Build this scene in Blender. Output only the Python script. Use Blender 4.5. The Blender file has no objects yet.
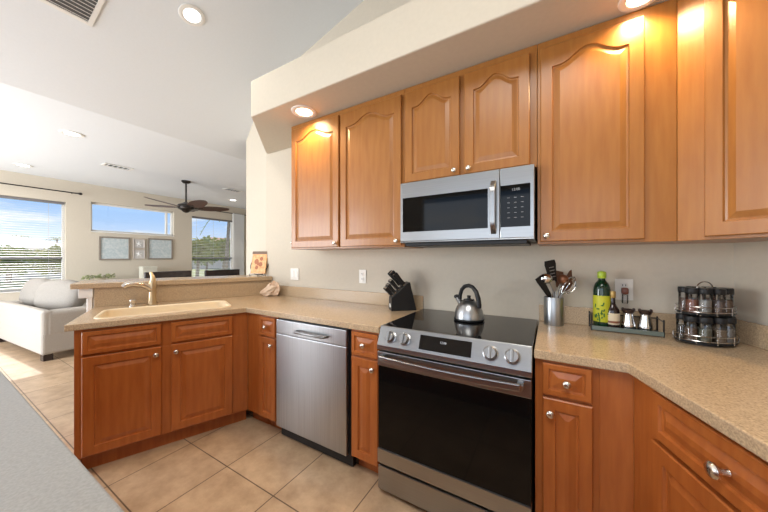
import bpy, bmesh, math, random
from math import pi, sin, cos, radians
from mathutils import Vector, Matrix
from mathutils.geometry import tessellate_polygon
random.seed(7)
SC = bpy.context.scene
COL = SC.collection

# ------------------------------------------------------------ camera
cam_d = bpy.data.cameras.new('camera'); cam_d.sensor_width = 36; cam_d.lens = 13.267; cam_d.shift_y = 0.00244
cam_d.clip_start = .02; cam_d.clip_end = 500
cam = bpy.data.objects.new('camera', cam_d); COL.objects.link(cam)
cam.location = (0.8233, -2.0034, 1.3006); cam.rotation_euler = (pi/2, 0, 0.5305)
SC.camera = cam
# ------------------------------------------------------------ world, sun, daylight, exposure
SC.view_settings.view_transform = 'Standard'; SC.view_settings.look = 'None'
SC.view_settings.exposure = 0.0; SC.view_settings.gamma = 1.0; SC.view_settings.use_curve_mapping = False
SKY_STRENGTH = 1.05
SUN_STRENGTH = 9.0
def build_world():
    w = bpy.data.worlds.new('sky'); SC.world = w; w.use_nodes = True
    nt = w.node_tree; n = nt.nodes; l = nt.links; n.clear()
    out = n.new('ShaderNodeOutputWorld'); bg = n.new('ShaderNodeBackground')
    tc = n.new('ShaderNodeTexCoord'); sep = n.new('ShaderNodeSeparateXYZ'); l.new(tc.outputs['Generated'], sep.inputs[0])
    rp = n.new('ShaderNodeValToRGB'); e = rp.color_ramp.elements
    e[0].position = 0.0; e[0].color = (.82, .90, 1.0, 1)
    e[1].position = .35; e[1].color = (.16, .40, .92, 1)
    m = e.new(.10); m.color = (.44, .66, 1.0, 1)
    m = e.new(.20); m.color = (.28, .55, .97, 1)
    l.new(sep.outputs['Z'], rp.inputs[0])
    mp = n.new('ShaderNodeMapping'); mp.inputs['Scale'].default_value = (2.2, 2.2, 9.0); l.new(tc.outputs['Generated'], mp.inputs[0])
    nz = n.new('ShaderNodeTexNoise'); nz.inputs['Scale'].default_value = 2.4; nz.inputs['Detail'].default_value = 6; nz.inputs['Roughness'].default_value = .55
    l.new(mp.outputs[0], nz.inputs['Vector'])
    cr = n.new('ShaderNodeValToRGB'); cr.color_ramp.elements[0].position = .50; cr.color_ramp.elements[1].position = .68
    l.new(nz.outputs['Fac'], cr.inputs[0])
    mx = n.new('ShaderNodeMix'); mx.data_type = 'RGBA'; l.new(cr.outputs[0], mx.inputs[0]); l.new(rp.outputs[0], mx.inputs[6]); mx.inputs[7].default_value = (1, 1, 1, 1)
    l.new(mx.outputs[2], bg.inputs[0]); bg.inputs[1].default_value = SKY_STRENGTH
    l.new(bg.outputs[0], out.inputs[0])
build_world()
def light(name, kind, loc, energy, color, rot=(0, 0, 0), **kw):
    d = bpy.data.lights.new(name, kind); d.energy = energy; d.color = color
    for k, v in kw.items(): setattr(d, k, v)
    o = bpy.data.objects.new(name, d); COL.objects.link(o); o.location = loc; o.rotation_euler = rot
    return o
def aim(o, target):
    o.rotation_euler = (Vector(target) - o.location).to_track_quat('-Z', 'Y').to_euler()
sun = light('sun', 'SUN', (-20, 0, 15), SUN_STRENGTH, (1, .95, .86), angle=radians(.6)); aim(sun, (0, -.9, 15 - 20*math.tan(radians(36))))
# daylight coming in through the openings in the wall behind the camera
d1 = light('daylight_kitchen', 'AREA', (0.2, -4.45, 1.30), 43, (.94, .97, 1.0), (pi/2, 0, 0), shape='RECTANGLE', size=3.4, size_y=2.3)
d2 = light('living_side_fill', 'AREA', (-4.9, -4.45, 1.3), 320, (.92, .96, 1.0), (radians(99), 0, 0), shape='RECTANGLE', size=3.4, size_y=2.3)  # unseen area light added to brighten the living room and its ceiling

# unseen overhead area light, added to brighten counters and other upward faces
d3 = light('overhead_fill', 'AREA', (.3, -2.7, 3.66), 70, (1, .96, .90), (radians(12), 0, 0), shape='RECTANGLE', size=2.2, size_y=1.3, spread=radians(130))
d4 = light('living_overhead_fill', 'AREA', (-5.0, .2, 2.76), 12, (1, .97, .92), (0, 0, 0), shape='RECTANGLE', size=2.5, size_y=3.5)  # wide area fill added besides the spots of the recessed living room lights
# ------------------------------------------------------------ materials
MATS = {}
def rgb(r, g, b):
    f = lambda c: (c/255/12.92) if c/255 <= .04045 else ((c/255+.055)/1.055)**2.4
    return (f(r), f(g), f(b))
def mat(name, col, rough=.5, metal=0, spec=.5, var=0, scale=20, stretch=(1, 1, 1), bump=0, emit=None, estr=0, trans=0, coat=0, col2=None, detail=4, aniso=0):
    if name in MATS: return MATS[name]
    m = bpy.data.materials.new(name); m.use_nodes = True; nt = m.node_tree; n = nt.nodes; l = nt.links
    p = n['Principled BSDF']; p.inputs['Roughness'].default_value = rough; p.inputs['Metallic'].default_value = metal
    p.inputs['Specular IOR Level'].default_value = spec; p.inputs['Base Color'].default_value = (*col, 1)
    p.inputs['Transmission Weight'].default_value = trans; p.inputs['Coat Weight'].default_value = coat
    p.inputs['Coat Roughness'].default_value = .15
    tc = n.new('ShaderNodeTexCoord'); mp = n.new('ShaderNodeMapping'); mp.inputs['Scale'].default_value = stretch
    l.new(tc.outputs['Object'], mp.inputs[0])
    nz = n.new('ShaderNodeTexNoise'); nz.inputs['Scale'].default_value = scale; nz.inputs['Detail'].default_value = detail
    l.new(mp.outputs[0], nz.inputs['Vector'])
    c2 = col2 if col2 else tuple(c*(1-var) for c in col); c1 = col if col2 else tuple(min(1, c*(1+var)) for c in col)
    r = n.new('ShaderNodeValToRGB'); r.color_ramp.elements[0].position = .3; r.color_ramp.elements[1].position = .7
    r.color_ramp.elements[0].color = (*c2, 1); r.color_ramp.elements[1].color = (*c1, 1)
    l.new(nz.outputs['Fac'], r.inputs[0]); l.new(r.outputs[0], p.inputs['Base Color'])
    if bump:
        b = n.new('ShaderNodeBump'); b.inputs['Strength'].default_value = bump; b.inputs['Distance'].default_value = .01
        l.new(nz.outputs['Fac'], b.inputs['Height']); l.new(b.outputs[0], p.inputs['Normal'])
    if emit:
        p.inputs['Emission Color'].default_value = (*emit, 1); p.inputs['Emission Strength'].default_value = estr
    MATS[name] = m; return m
def glass_mat(name, tint=(1, 1, 1), refl=.08):
    m = bpy.data.materials.new(name); m.use_nodes = True; nt = m.node_tree; n = nt.nodes; l = nt.links; n.clear()
    o = n.new('ShaderNodeOutputMaterial'); t = n.new('ShaderNodeBsdfTransparent'); t.inputs[0].default_value = (*tint, 1)
    g = n.new('ShaderNodeBsdfGlossy'); g.inputs['Roughness'].default_value = .03; mx = n.new('ShaderNodeMixShader')
    f = n.new('ShaderNodeFresnel'); f.inputs[0].default_value = 1.45
    mt = n.new('ShaderNodeMath'); mt.operation = 'MULTIPLY'; mt.inputs[1].default_value = refl/.04*.5; l.new(f.outputs[0], mt.inputs[0])
    l.new(mt.outputs[0], mx.inputs[0]); l.new(t.outputs[0], mx.inputs[1]); l.new(g.outputs[0], mx.inputs[2]); l.new(mx.outputs[0], o.inputs[0])
    MATS[name] = m; return m
WOOD = mat('maple_wood', (.36, .148, .034), .33, spec=.45, col2=(.30, .113, .023), scale=6, stretch=(7, 7, .8), detail=6, bump=.02, coat=.15)
WOODB = mat('maple_wood_warm_lit', (.42, .128, .028), .33, spec=.45, col2=(.33, .088, .018), scale=6, stretch=(7, 7, .8), detail=6, bump=.02, coat=.15)  # same maple for the base units, warm light's red put into its colour
LAM = mat('beige_laminate', (.59, .435, .27), .24, spec=.5, col2=(.34, .245, .155), scale=190, detail=3, coat=.1)
LAMG = mat('pale_grey_laminate', (.27, .27, .265), .35, col2=(.21, .21, .205), scale=200, detail=3)
WALL = mat('beige_wall_paint', (.60, .54, .445), .85, spec=.2, var=.02, scale=40, bump=.03)
CEIL = mat('white_ceiling_paint', (.74, .77, .80), .9, spec=.2, var=.01, scale=60, bump=.04)
WHITE = mat('white_paint', (.80, .79, .76), .45, var=.01)
STEEL = mat('brushed_steel', (.345, .35, .355), .30, metal=1, var=.06, scale=3, stretch=(1, 1, 120), detail=3)
STEELV = mat('brushed_steel_vertical', (.40, .41, .42), .33, metal=1, var=.10, scale=3, stretch=(60, 60, .6), detail=3)
NICKEL = mat('satin_nickel', (.68, .64, .58), .25, metal=1)
BRONZE = mat('brushed_bronze', (.56, .43, .27), .30, metal=1)
BLKGL = mat('black_glass', (.006, .006, .007), .04, spec=.5)
BLK = mat('black_plastic', (.010, .010, .011), .42, spec=.35)
OVENGL = mat('oven_glass', (.004, .004, .004), .05, spec=.22)
DARKM = mat('dark_metal', (.03, .026, .024), .4, metal=.6)
CREAM = mat('cream_composite', (.80, .66, .46), .30, var=.02)
FAB = mat('oatmeal_fabric', (.40, .365, .325), .95, spec=.1, var=.06, scale=120, bump=.15)
FABD = mat('grey_fabric', (.30, .275, .245), .95, spec=.1, var=.08, scale=90, bump=.2)
FANW = mat('fan_brown', (.085, .042, .028), .5, col2=(.05, .024, .017), scale=8, stretch=(1, 8, 1))
DKWOOD = mat('espresso_wood', (.030, .019, .018), .25, var=.2)
PANE = glass_mat('window_glass')
CLEAR = glass_mat('jar_glass', (.93, .94, .95), .12)
def floor_mat():
    m = bpy.data.materials.new('tile_floor'); m.use_nodes = True; nt = m.node_tree; n = nt.nodes; l = nt.links
    p = n['Principled BSDF']; p.inputs['Roughness'].default_value = .34
    tc = n.new('ShaderNodeTexCoord'); mp = n.new('ShaderNodeMapping'); mp.inputs['Location'].default_value = (.914, .976, 0)
    l.new(tc.outputs['Object'], mp.inputs[0])
    br = n.new('ShaderNodeTexBrick'); br.offset = 0; br.squash = 1
    br.inputs['Scale'].default_value = 1; br.inputs['Brick Width'].default_value = .434; br.inputs['Row Height'].default_value = .434
    br.inputs['Mortar Size'].default_value = .0035; br.inputs['Mortar Smooth'].default_value = .1
    br.inputs['Color1'].default_value = (.55, .395, .255, 1); br.inputs['Color2'].default_value = (.48, .34, .22, 1); br.inputs['Mortar'].default_value = (.15, .10, .062, 1)
    l.new(mp.outputs[0], br.inputs[0])
    nz = n.new('ShaderNodeTexNoise'); nz.inputs['Scale'].default_value = 7; nz.inputs['Detail'].default_value = 7; nz.inputs['Roughness'].default_value = .65; l.new(tc.outputs['Object'], nz.inputs['Vector'])
    r = n.new('ShaderNodeValToRGB'); r.color_ramp.elements[0].position = .3; r.color_ramp.elements[1].position = .72
    r.color_ramp.elements[0].color = (.66, .62, .58, 1); r.color_ramp.elements[1].color = (1.1, 1.1, 1.1, 1); l.new(nz.outputs['Fac'], r.inputs[0])
    mx = n.new('ShaderNodeMix'); mx.data_type = 'RGBA'; mx.blend_type = 'MULTIPLY'; mx.inputs[0].default_value = 1
    l.new(br.outputs[0], mx.inputs[6]); l.new(r.outputs[0], mx.inputs[7]); l.new(mx.outputs[2], p.inputs['Base Color'])
    b = n.new('ShaderNodeBump'); b.inputs['Strength'].default_value = .4; b.inputs['Distance'].default_value = .004; b.invert = True
    l.new(br.outputs['Fac'], b.inputs['Height']); l.new(b.outputs[0], p.inputs['Normal'])
    return m
FLOOR = floor_mat()

# ------------------------------------------------------------ mesh builder
class MB:
    def __init__(s): s.v = []; s.f = []
    def add(s, vs, fs, M=None):
        b = len(s.v)
        s.v += [tuple(M @ Vector(v)) if M else tuple(v) for v in vs]; s.f += [tuple(b+i for i in f) for f in fs]; return s
    def box(s, x0, x1, y0, y1, z0, z1, M=None):
        return s.add([(x0,y0,z0),(x1,y0,z0),(x1,y1,z0),(x0,y1,z0),(x0,y0,z1),(x1,y0,z1),(x1,y1,z1),(x0,y1,z1)],
                     [(3,2,1,0),(4,5,6,7),(0,1,5,4),(1,2,6,5),(2,3,7,6),(3,0,4,7)], M)
    def prism(s, poly, z0, z1, M=None, holes=()):
        loops = [list(poly)]+[list(h) for h in holes]; flat = [q for lp in loops for q in lp]; n = len(flat)
        vs = [(x, y, z0) for x, y in flat]+[(x, y, z1) for x, y in flat]; fs = []
        if holes:
            for t in tessellate_polygon([[Vector((x, y, 0)) for x, y in lp] for lp in loops]):
                fs.append(tuple(t)); fs.append(tuple(n+i for i in reversed(t)))
        else:
            fs.append(tuple(reversed(range(n)))); fs.append(tuple(range(n, 2*n)))
        k = 0
        for lp in loops:
            for i in range(len(lp)):
                a, b = k+i, k+(i+1) % len(lp); fs.append((a, b, n+b, n+a))
            k += len(lp)
        return s.add(vs, fs, M)
    def rings(s, rings, cap0=True, cap1=True, M=None, closed=True):
        n = len(rings[0]); vs = [p for r in rings for p in r]; fs = []
        for k in range(len(rings)-1):
            for i in range(n if closed else n-1):
                j = (i+1) % n; fs.append((k*n+i, k*n+j, (k+1)*n+j, (k+1)*n+i))
        if cap0: fs.append(tuple(reversed(range(n))))
        if cap1: fs.append(tuple((len(rings)-1)*n+i for i in range(n)))
        return s.add(vs, fs, M)
    def lathe(s, prof, c=(0, 0, 0), seg=28, M=None, caps=True, sx=1, sy=1):
        R = [[(c[0]+r*cos(2*pi*i/seg)*sx, c[1]+r*sin(2*pi*i/seg)*sy, c[2]+z) for i in range(seg)] for r, z in prof]
        return s.rings(R, caps, caps, M)
    def tube(s, pts, r, seg=10, M=None, closed=False):
        P = [Vector(p) for p in pts]; n = len(P); rr = r if isinstance(r, (list, tuple)) else [r]*n; R = []; up = None
        for i in range(n):
            t = (P[(i+1) % n]-P[i-1]) if closed else (P[min(i+1, n-1)]-P[max(i-1, 0)])
            t.normalize()
            if up is None: up = Vector((0, 0, 1)) if abs(t.z) < .9 else Vector((1, 0, 0))
            a = t.cross(up).normalized(); b = a.cross(t).normalized(); up = b
            R.append([tuple(P[i]+a*rr[i]*cos(2*pi*k/seg)+b*rr[i]*sin(2*pi*k/seg)) for k in range(seg)])
        if closed: R.append(R[0])
        return s.rings(R, not closed, not closed, M)
    def ball(s, c, rx, ry, rz, seg=18, rn=10, M=None):
        prof = [(max(1e-4, sin(pi*k/rn)), -cos(pi*k/rn)) for k in range(rn+1)]
        R = [[(c[0]+rx*r*cos(2*pi*i/seg), c[1]+ry*r*sin(2*pi*i/seg), c[2]+rz*z) for i in range(seg)] for r, z in prof]
        return s.rings(R, True, True, M)
    def sbox(s, x0, x1, y0, y1, z0, z1, p=5.0, seg=36, rn=14, M=None):   # soft pillow-like box (superellipsoid)
        c = ((x0+x1)/2, (y0+y1)/2, (z0+z1)/2); h = ((x1-x0)/2, (y1-y0)/2, (z1-z0)/2)
        f = lambda w: math.copysign(abs(w)**(2/p), w); R = []
        for k in range(rn+1):
            ph = -pi/2+pi*k/rn; cz = max(1e-3, abs(cos(ph))**(2/p))
            R.append([(c[0]+h[0]*cz*f(cos(2*pi*i/seg)), c[1]+h[1]*cz*f(sin(2*pi*i/seg)), c[2]+h[2]*f(sin(ph))) for i in range(seg)])
        return s.rings(R, True, True, M)
    def build(s, name, m, parent=None, bevel=0, smooth=False, seg=2, loc=None, rotz=None):
        me = bpy.data.meshes.new(name); me.from_pydata(s.v, [], s.f); me.update()
        bm = bmesh.new(); bm.from_mesh(me); bmesh.ops.recalc_face_normals(bm, faces=bm.faces); bm.to_mesh(me); bm.free()
        me.materials.append(m); o = bpy.data.objects.new(name, me); COL.objects.link(o)
        if parent: o.parent = parent
        if loc: o.location = loc
        if rotz is not None: o.rotation_euler = (0, 0, rotz)
        if bevel:
            b = o.modifiers.new('bevel', 'BEVEL'); b.width = bevel; b.segments = seg; b.limit_method = 'ANGLE'; b.angle_limit = radians(40)
        if smooth:
            for p in me.polygons: p.use_smooth = True
            me.set_sharp_from_angle(angle=radians(38))
        return o
def thing(name, label, cat, loc=(0, 0, 0), rotz=0, group=None):
    o = bpy.data.objects.new(name, None); COL.objects.link(o); o.location = loc; o.rotation_euler = (0, 0, rotz); o.empty_display_size = .1
    o['label'] = label; o['category'] = cat
    if group: o['group'] = group
    return o
def tag(o, label, cat, group=None):
    o['label'] = label; o['category'] = cat
    if group: o['group'] = group
    return o
def struct(o, label=None, cat=None):
    o['kind'] = 'structure'
    if label: o['label'] = label
    if cat: o['category'] = cat
    return o
def copy_thing(root, loc, rotz=None, label=None, scale=None):
    def cp(o, parent):
        c = o.copy(); COL.objects.link(c)
        if parent: c.parent = parent
        for ch in list(o.children): cp(ch, c)
        return c
    r = cp(root, None); r.location = loc
    if rotz is not None: r.rotation_euler = (0, 0, rotz)
    if scale: r.scale = (scale,)*3
    if label: r['label'] = label
    return r
def text_mesh(txt, size, name, m, parent, M):
    c = bpy.data.curves.new(name, 'FONT'); c.body = txt; c.size = size; c.extrude = .0003; c.align_x = 'CENTER'; c.align_y = 'CENTER'
    t = bpy.data.objects.new(name+'_tmp', c); COL.objects.link(t)
    dg = bpy.context.evaluated_depsgraph_get(); me = bpy.data.meshes.new_from_object(t.evaluated_get(dg))
    bpy.data.objects.remove(t); me.transform(M); me.materials.clear(); me.materials.append(m)
    o = bpy.data.objects.new(name, me); COL.objects.link(o); o.parent = parent
    return o

# ------------------------------------------------------------ layout constants
CT = .914; CB = .876                         # countertop top / underside
A = radians(22.5)
K = Vector((-1.215, -.65)); U = Vector((-sin(A), -cos(A))); N = Vector((-cos(A), sin(A)))   # peninsula frame
def PN(u, n): q = K+U*u+N*n; return (q.x, q.y)
KR = Vector((1.071, -.655)); T = Vector((.302, -.953)).normalized(); NR = Vector((-T.y, T.x)) # right run: along T, NR towards the wall
def RN(t, n): q = KR+T*t+NR*n; return (q.x, q.y)
WX = -7.2                                    # living room far wall
def zc(x): return 2.79+.27*(x+3.2)           # kitchen sloped ceiling
YS = -4.6; YN = 4.4

# ------------------------------------------------------------ structure
struct(MB().prism([(WX-.15, YS), (3.2, YS), (3.2, YN), (WX-.15, YN)], -.12, 0).build('floor', FLOOR))
def panel(name, pts, thick, m):              # slab between a polygon and its offset
    n = (Vector(pts[1])-Vector(pts[0])).cross(Vector(pts[2])-Vector(pts[0])).normalized()*thick
    a = [tuple(Vector(p)) for p in pts]; b = [tuple(Vector(p)+n) for p in pts]
    return struct(MB().rings([a, b]).build(name, m))
# kitchen sloped ceiling and living room flat ceiling
panel('ceiling', [(-3.2, YS, zc(-3.2)), (3.2, YS, zc(3.2)), (3.2, YN, zc(3.2)), (-3.2, YN, zc(-3.2))], .1, CEIL)
o = panel('ceiling', [(WX, YS, 2.79), (-3.2, YS, 2.79), (-3.2, YN, 2.79), (WX, YN, 2.79)], .1, CEIL); o['label'] = 'flat white ceiling over the living room'
# kitchen back wall y=0
WR = Vector((1.578, 0))                       # right wall line through WR along T
panel('wall_back', [(-1.835, 0, 0), (1.578, 0, 0), (1.578, 0, zc(1.578)), (-1.835, 0, zc(-1.835))][::-1], .12, WALL)
s1 = (-1.835+N.x*1.007, N.y*1.007)
panel('wall_strip', [(s1[0], s1[1], 0), (-1.835, 0, 0), (-1.835, 0, zc(-1.835)), (s1[0], s1[1], zc(s1[0]))][::-1], .12, WALL)
e1 = WR+T*4.6
panel('wall_right', [(WR.x, 0, 0), (e1.x, e1.y, 0), (e1.x, e1.y, zc(e1.x)), (WR.x, 0, zc(WR.x))][::-1], .12, WALL)
panel('wall_hall', [(s1[0]+.1, s1[1]+.06, 0), (s1[0]+.1, YN, 0), (s1[0]+.1, YN, 2.95), (s1[0]+.1, s1[1]+.06, 2.95)], .1, WALL)
panel('wall_north', [(WX, YN, 0), (-2.5, YN, 0), (-2.5, YN, 2.95), (WX, YN, 2.95)][::-1], .1, WALL)
# wall behind the camera, with two big openings
struct(MB().prism([(WX, 0), (3.2, 0), (3.2, 4.55), (-3.2, 2.80), (WX, 2.80)], 0, .12, M=Matrix(((1, 0, 0, 0), (0, 0, -1, YS), (0, 1, 0, 0), (0, 0, 0, 1))),
    holes=[[(-1.6, .02), (-1.6, 2.6), (1.95, 2.6), (1.95, .02)], [(-6.7, .05), (-6.7, 2.55), (-3.1, 2.55), (-3.1, .05)]]).build('wall_front', WALL))
# living room far wall with three window openings
WINS = [(-2.35, -.405, .72, 2.37), (-.06, 1.41, 1.845, 2.44), (1.815, 2.95, .72, 2.39)]
Mx = Matrix(((0, 0, -1, WX), (1, 0, 0, 0), (0, 1, 0, 0), (0, 0, 0, 1)))      # local (y, z, depth)
struct(MB().prism([(YS, 0), (YN, 0), (YN, 2.80), (YS, 2.80)], 0, .16, M=Mx, holes=[[(a, c), (a, d), (b, d), (b, c)] for a, b, c, d in WINS]).build('wall_left', WALL))
for i, (a, b, c, d) in enumerate(WINS):
    fw = .035; m = MB()
    w = thing('window_%d' % (i+1), ['wide left living room window with half open slats', 'high horizontal clerestory window above the framed pictures', 'right living room window beside the white curtain'][i], 'window', (WX-.10, (a+b)/2, c)); w['kind'] = 'structure'
    h = (b-a)/2; H = d-c
    for y0, y1, z0, z1 in ((-h, -h+fw, 0, H), (h-fw, h, 0, H), (-h, h, 0, fw), (-h, h, H-fw, H)): m.box(-.03, .03, y0, y1, z0, z1)
    m.build('window_frame', WHITE, w, .003)
    if i != 1: MB().box(-.02, .03, -h+fw, h-fw, 1.275-c, 1.315-c).build('meeting_rail', mat('grey_window_rail', (.22, .22, .23), .5), w, .003)
    else: MB().box(-.028, .028, h-.15, h-.11, fw, H-fw).build('mullion', WHITE, w, .003)
    MB().box(-.004, .004, -h+fw, h-fw, fw, H-fw).build('window_pane', PANE, w)
    MB().box(.0, .115, -h, h, -.02, 0).build('window_sill', WHITE, w, .004)
# soffit over the wall cabinets: front face at y=-.60, 45 degree end
SB, ST = 2.42, 2.705
soff = [(-1.225, -.60), (.93, -.60), (1.45, -1.05), RN(1.0, .30), RN(1.0, .67), (WR.x-.002, -.002), (-1.80, -.002), (-1.795, -.035)]
struct(MB().prism(soff, SB, ST).build('trim_1', WALL, bevel=.008), 'beige dropped soffit running above the wall cabinets', 'soffit')
# pony wall under the bar
pw = [PN(.955, .762), PN(-.30, .762), PN(-.30, .90), PN(.955, .90)]
struct(MB().prism(pw, 0, 1.062).build('wall_bar', WALL))
pil = MB()
def pbox(mb, u0, u1, n0, n1, z0, z1): mb.prism([PN(u0, n0), PN(u1, n0), PN(u1, n1), PN(u0, n1)], z0, z1); return mb
pbox(pil, .957, .985, .755, .905, 0, .99); pbox(pil, .95, 1.03, .735, .925, .99, 1.062)
for k in range(5): pbox(pil, .985, .991, .765+k*.028, .765+k*.028+.016, .10, .98)
struct(pil.build('trim_2', WHITE, bevel=.004), 'white fluted end trim of the bar wall', 'trim')
for nm, pts in (('baseboard_left', [(WX, YS), (WX+.015, YS), (WX+.015, YN), (WX, YN)]),):
    struct(MB().prism(pts, 0, .09).build(nm, WHITE, bevel=.004))

# ------------------------------------------------------------ countertops
def rounded(pts_c, hu, hn, r, seg=5):
    out = []
    for cx, cy, a0 in ((hu-r, hn-r, 0), (-hu+r, hn-r, 90), (-hu+r, -hn+r, 180), (hu-r, -hn+r, 270)):
        for k in range(seg+1):
            t = radians(a0+90*k/seg); out.append((pts_c[0]+cx+r*cos(t), pts_c[1]+cy+r*sin(t)))
    return out
SU0, SU1, SN0, SN1 = .085, .85, .105, .50
hole = [PN(*q) for q in rounded(((SU0+SU1)/2, (SN0+SN1)/2), (SU1-SU0)/2, (SN1-SN0)/2, .07)]
sw = -.65+N.y*.757
endu = (sw)/(-U.y)
left_poly = [(-.003, -.65), (K.x, K.y), PN(.955, 0), PN(.945, .757), (PN(endu, .757)[0], -.003), (-.003, -.003)]
ctl = MB().prism(left_poly, CB, CT, holes=[hole]).build('countertop', LAM, bevel=.004)
tag(ctl, 'beige speckled L-shaped countertop with the cream sink and the knife block', 'countertop')
MB().box(-1.73, -.003, -.021, -.002, CT, 1.014).build('backsplash', LAM, ctl, .003)
bs = MB(); pbox(bs, -.42, .945, .740, .760, CT, 1.062); bs.build('backsplash', LAM, ctl, .003)
right_poly = [(.765, -.003), (.765, -.65), (KR.x, KR.y), RN(1.75, 0), RN(1.75, .666), (WR.x-.006, -.003)]
ctr = MB().prism(right_poly, CB, CT).build('countertop', LAM, bevel=.004)
tag(ctr, 'beige speckled countertop right of the range, bent toward the camera', 'countertop')
MB().box(.765, 1.575, -.021, -.002, CT, 1.014).build('backsplash', LAM, ctr, .003)
q0 = WR-NR*.006+T*.004; q1 = WR-NR*.006+T*2.3; q2 = q1-NR*.02; q3 = q0-NR*.02
MB().prism([tuple(q0), tuple(q1), tuple(q2), tuple(q3)], CT, 1.014).build('backsplash', LAM, ctr, .003)
bar = [PN(1.07, .715), PN(-.40, .715), PN(-.355, .83), PN(-.355, 1.14), PN(1.07, 1.14)]
tag(MB().prism(bar, 1.063, 1.105).build('breakfast_bar', LAM, bevel=.005), 'raised beige laminate bar ledge behind the sink', 'bar')
isl = thing('kitchen_island', 'pale grey topped kitchen island in the near left foreground', 'island', (-.1, -2.35, 0))
MB().box(-1.5, 1.3, -.55, .52, CB, CT).build('countertop', LAMG, isl, .004)
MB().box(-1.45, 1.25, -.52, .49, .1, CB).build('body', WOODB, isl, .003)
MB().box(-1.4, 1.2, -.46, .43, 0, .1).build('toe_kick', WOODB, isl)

# ------------------------------------------------------------ cabinet pieces (local: front faces -y)
def outline(w, h, ins, arch, amp, n=18):
    x0, x1, z0 = ins, w-ins, ins
    if arch is None: pts = [(x0, z0), (x1, z0), (x1, h-ins), (x0, h-ins)]; return pts
    pts = [(x0, z0), (x1, z0)]
    for k in range(n+1):
        x = x1+(x0-x1)*k/n; s = abs(2*((x-arch[0])/(arch[1]-arch[0]))-1)
        e = 0 if s > .80 else .5+.5*cos(pi*s/.80)
        pts.append((x, h-ins-amp+amp*e))
    return pts
def ring_front(w, h, rail, arch, amp, t=.02, n=18):
    """rings of a raised-panel door or drawer front; y=0 is its back, -t its face"""
    a = (rail, w-rail) if arch else None
    def outer(d, y):
        pts = [(d, d), (w-d, d)]
        if arch: pts += [(w-d+(2*d-w)*k/n, h-d) for k in range(n+1)]
        else: pts += [(w-d, h-d), (d, h-d)]
        return [(x, y, z) for x, z in pts]
    inn = lambda ins, y: [(x, y, z) for x, z in outline(w, h, ins, a, amp if arch else 0, n)]
    return [outer(0, 0), outer(0, -t+.004), outer(.004, -t), inn(rail, -t), inn(rail+.003, -t+.008), inn(rail+.010, -t+.009), inn(rail+.034, -t+.002), inn(rail+.036, -t+.002)]
def make_knob(parent, x, z, y=-.02, s=1.0, m=None):
    M = Matrix.Translation((x, y, z)) @ Matrix.Rotation(pi/2, 4, 'X')
    return MB().lathe([(r*s, h*s) for r, h in ((.007, 0), (.0055, .004), (.005, .013), (.010, .016), (.0145, .020), (.0150, .024), (.012, .028), (.006, .030), (.0005, .0305))], seg=18, M=M).build('knob', m or NICKEL, parent, smooth=True)
def front(parent, x, z, w, h, kind='door', arch=False, knob=None, rail=None, y=0, wood=None):
    rail = rail or (.052 if kind == 'door' else .022)
    o = MB().rings(ring_front(w, h, rail, arch, .055 if w > .25 else .04)).build(kind, wood or WOOD, parent, loc=(x, y, z))
    if knob: make_knob(o, *knob)
    return o
def cabinet(name, label, loc, rotz, w, depth, z0, z1, toe=True, group=None, wood=None, cat='cabinet', extra=None):
    c = thing(name, label, cat, loc, rotz, group)
    b = MB().box(0, w, 0, depth, z0+(.105 if toe else 0), z1)
    b.build('body', wood or WOOD, c, .0015)
    if toe: MB().box(.0, w, .075, depth, z0, z0+.105).build('toe_kick', wood or WOOD, c)
    return c
# base cabinets, back run (front plane y=-.62)
FY = -.622; TOPC = CB-.001
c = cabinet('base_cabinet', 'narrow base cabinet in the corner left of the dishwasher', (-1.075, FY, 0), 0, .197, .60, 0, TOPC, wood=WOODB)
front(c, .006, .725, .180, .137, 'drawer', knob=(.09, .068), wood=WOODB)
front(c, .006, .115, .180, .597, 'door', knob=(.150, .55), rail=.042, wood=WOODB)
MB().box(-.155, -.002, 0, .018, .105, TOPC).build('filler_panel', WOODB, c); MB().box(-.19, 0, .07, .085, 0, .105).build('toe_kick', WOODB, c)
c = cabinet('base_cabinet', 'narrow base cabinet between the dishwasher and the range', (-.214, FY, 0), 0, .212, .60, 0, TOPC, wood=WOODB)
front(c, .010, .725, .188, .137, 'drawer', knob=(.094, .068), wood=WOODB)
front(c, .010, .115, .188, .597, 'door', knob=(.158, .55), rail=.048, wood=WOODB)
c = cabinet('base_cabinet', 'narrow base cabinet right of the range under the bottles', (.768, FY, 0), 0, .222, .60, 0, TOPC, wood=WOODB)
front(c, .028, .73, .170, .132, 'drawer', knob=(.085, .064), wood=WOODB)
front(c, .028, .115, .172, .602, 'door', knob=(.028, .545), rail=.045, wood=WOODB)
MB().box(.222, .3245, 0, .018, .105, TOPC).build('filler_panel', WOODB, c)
# right run, angled
fr = RN(.004, .031); ang = math.atan2(T.y, T.x)
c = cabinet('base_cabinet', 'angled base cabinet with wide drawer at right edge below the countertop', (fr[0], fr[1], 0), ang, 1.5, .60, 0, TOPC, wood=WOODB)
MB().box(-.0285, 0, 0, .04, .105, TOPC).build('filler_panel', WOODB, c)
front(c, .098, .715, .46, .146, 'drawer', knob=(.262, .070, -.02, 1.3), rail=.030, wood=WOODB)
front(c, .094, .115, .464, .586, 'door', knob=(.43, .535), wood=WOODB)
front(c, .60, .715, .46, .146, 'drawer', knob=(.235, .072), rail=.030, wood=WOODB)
front(c, .60, .115, .46, .586, 'door', knob=(.03, .535), wood=WOODB)
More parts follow.
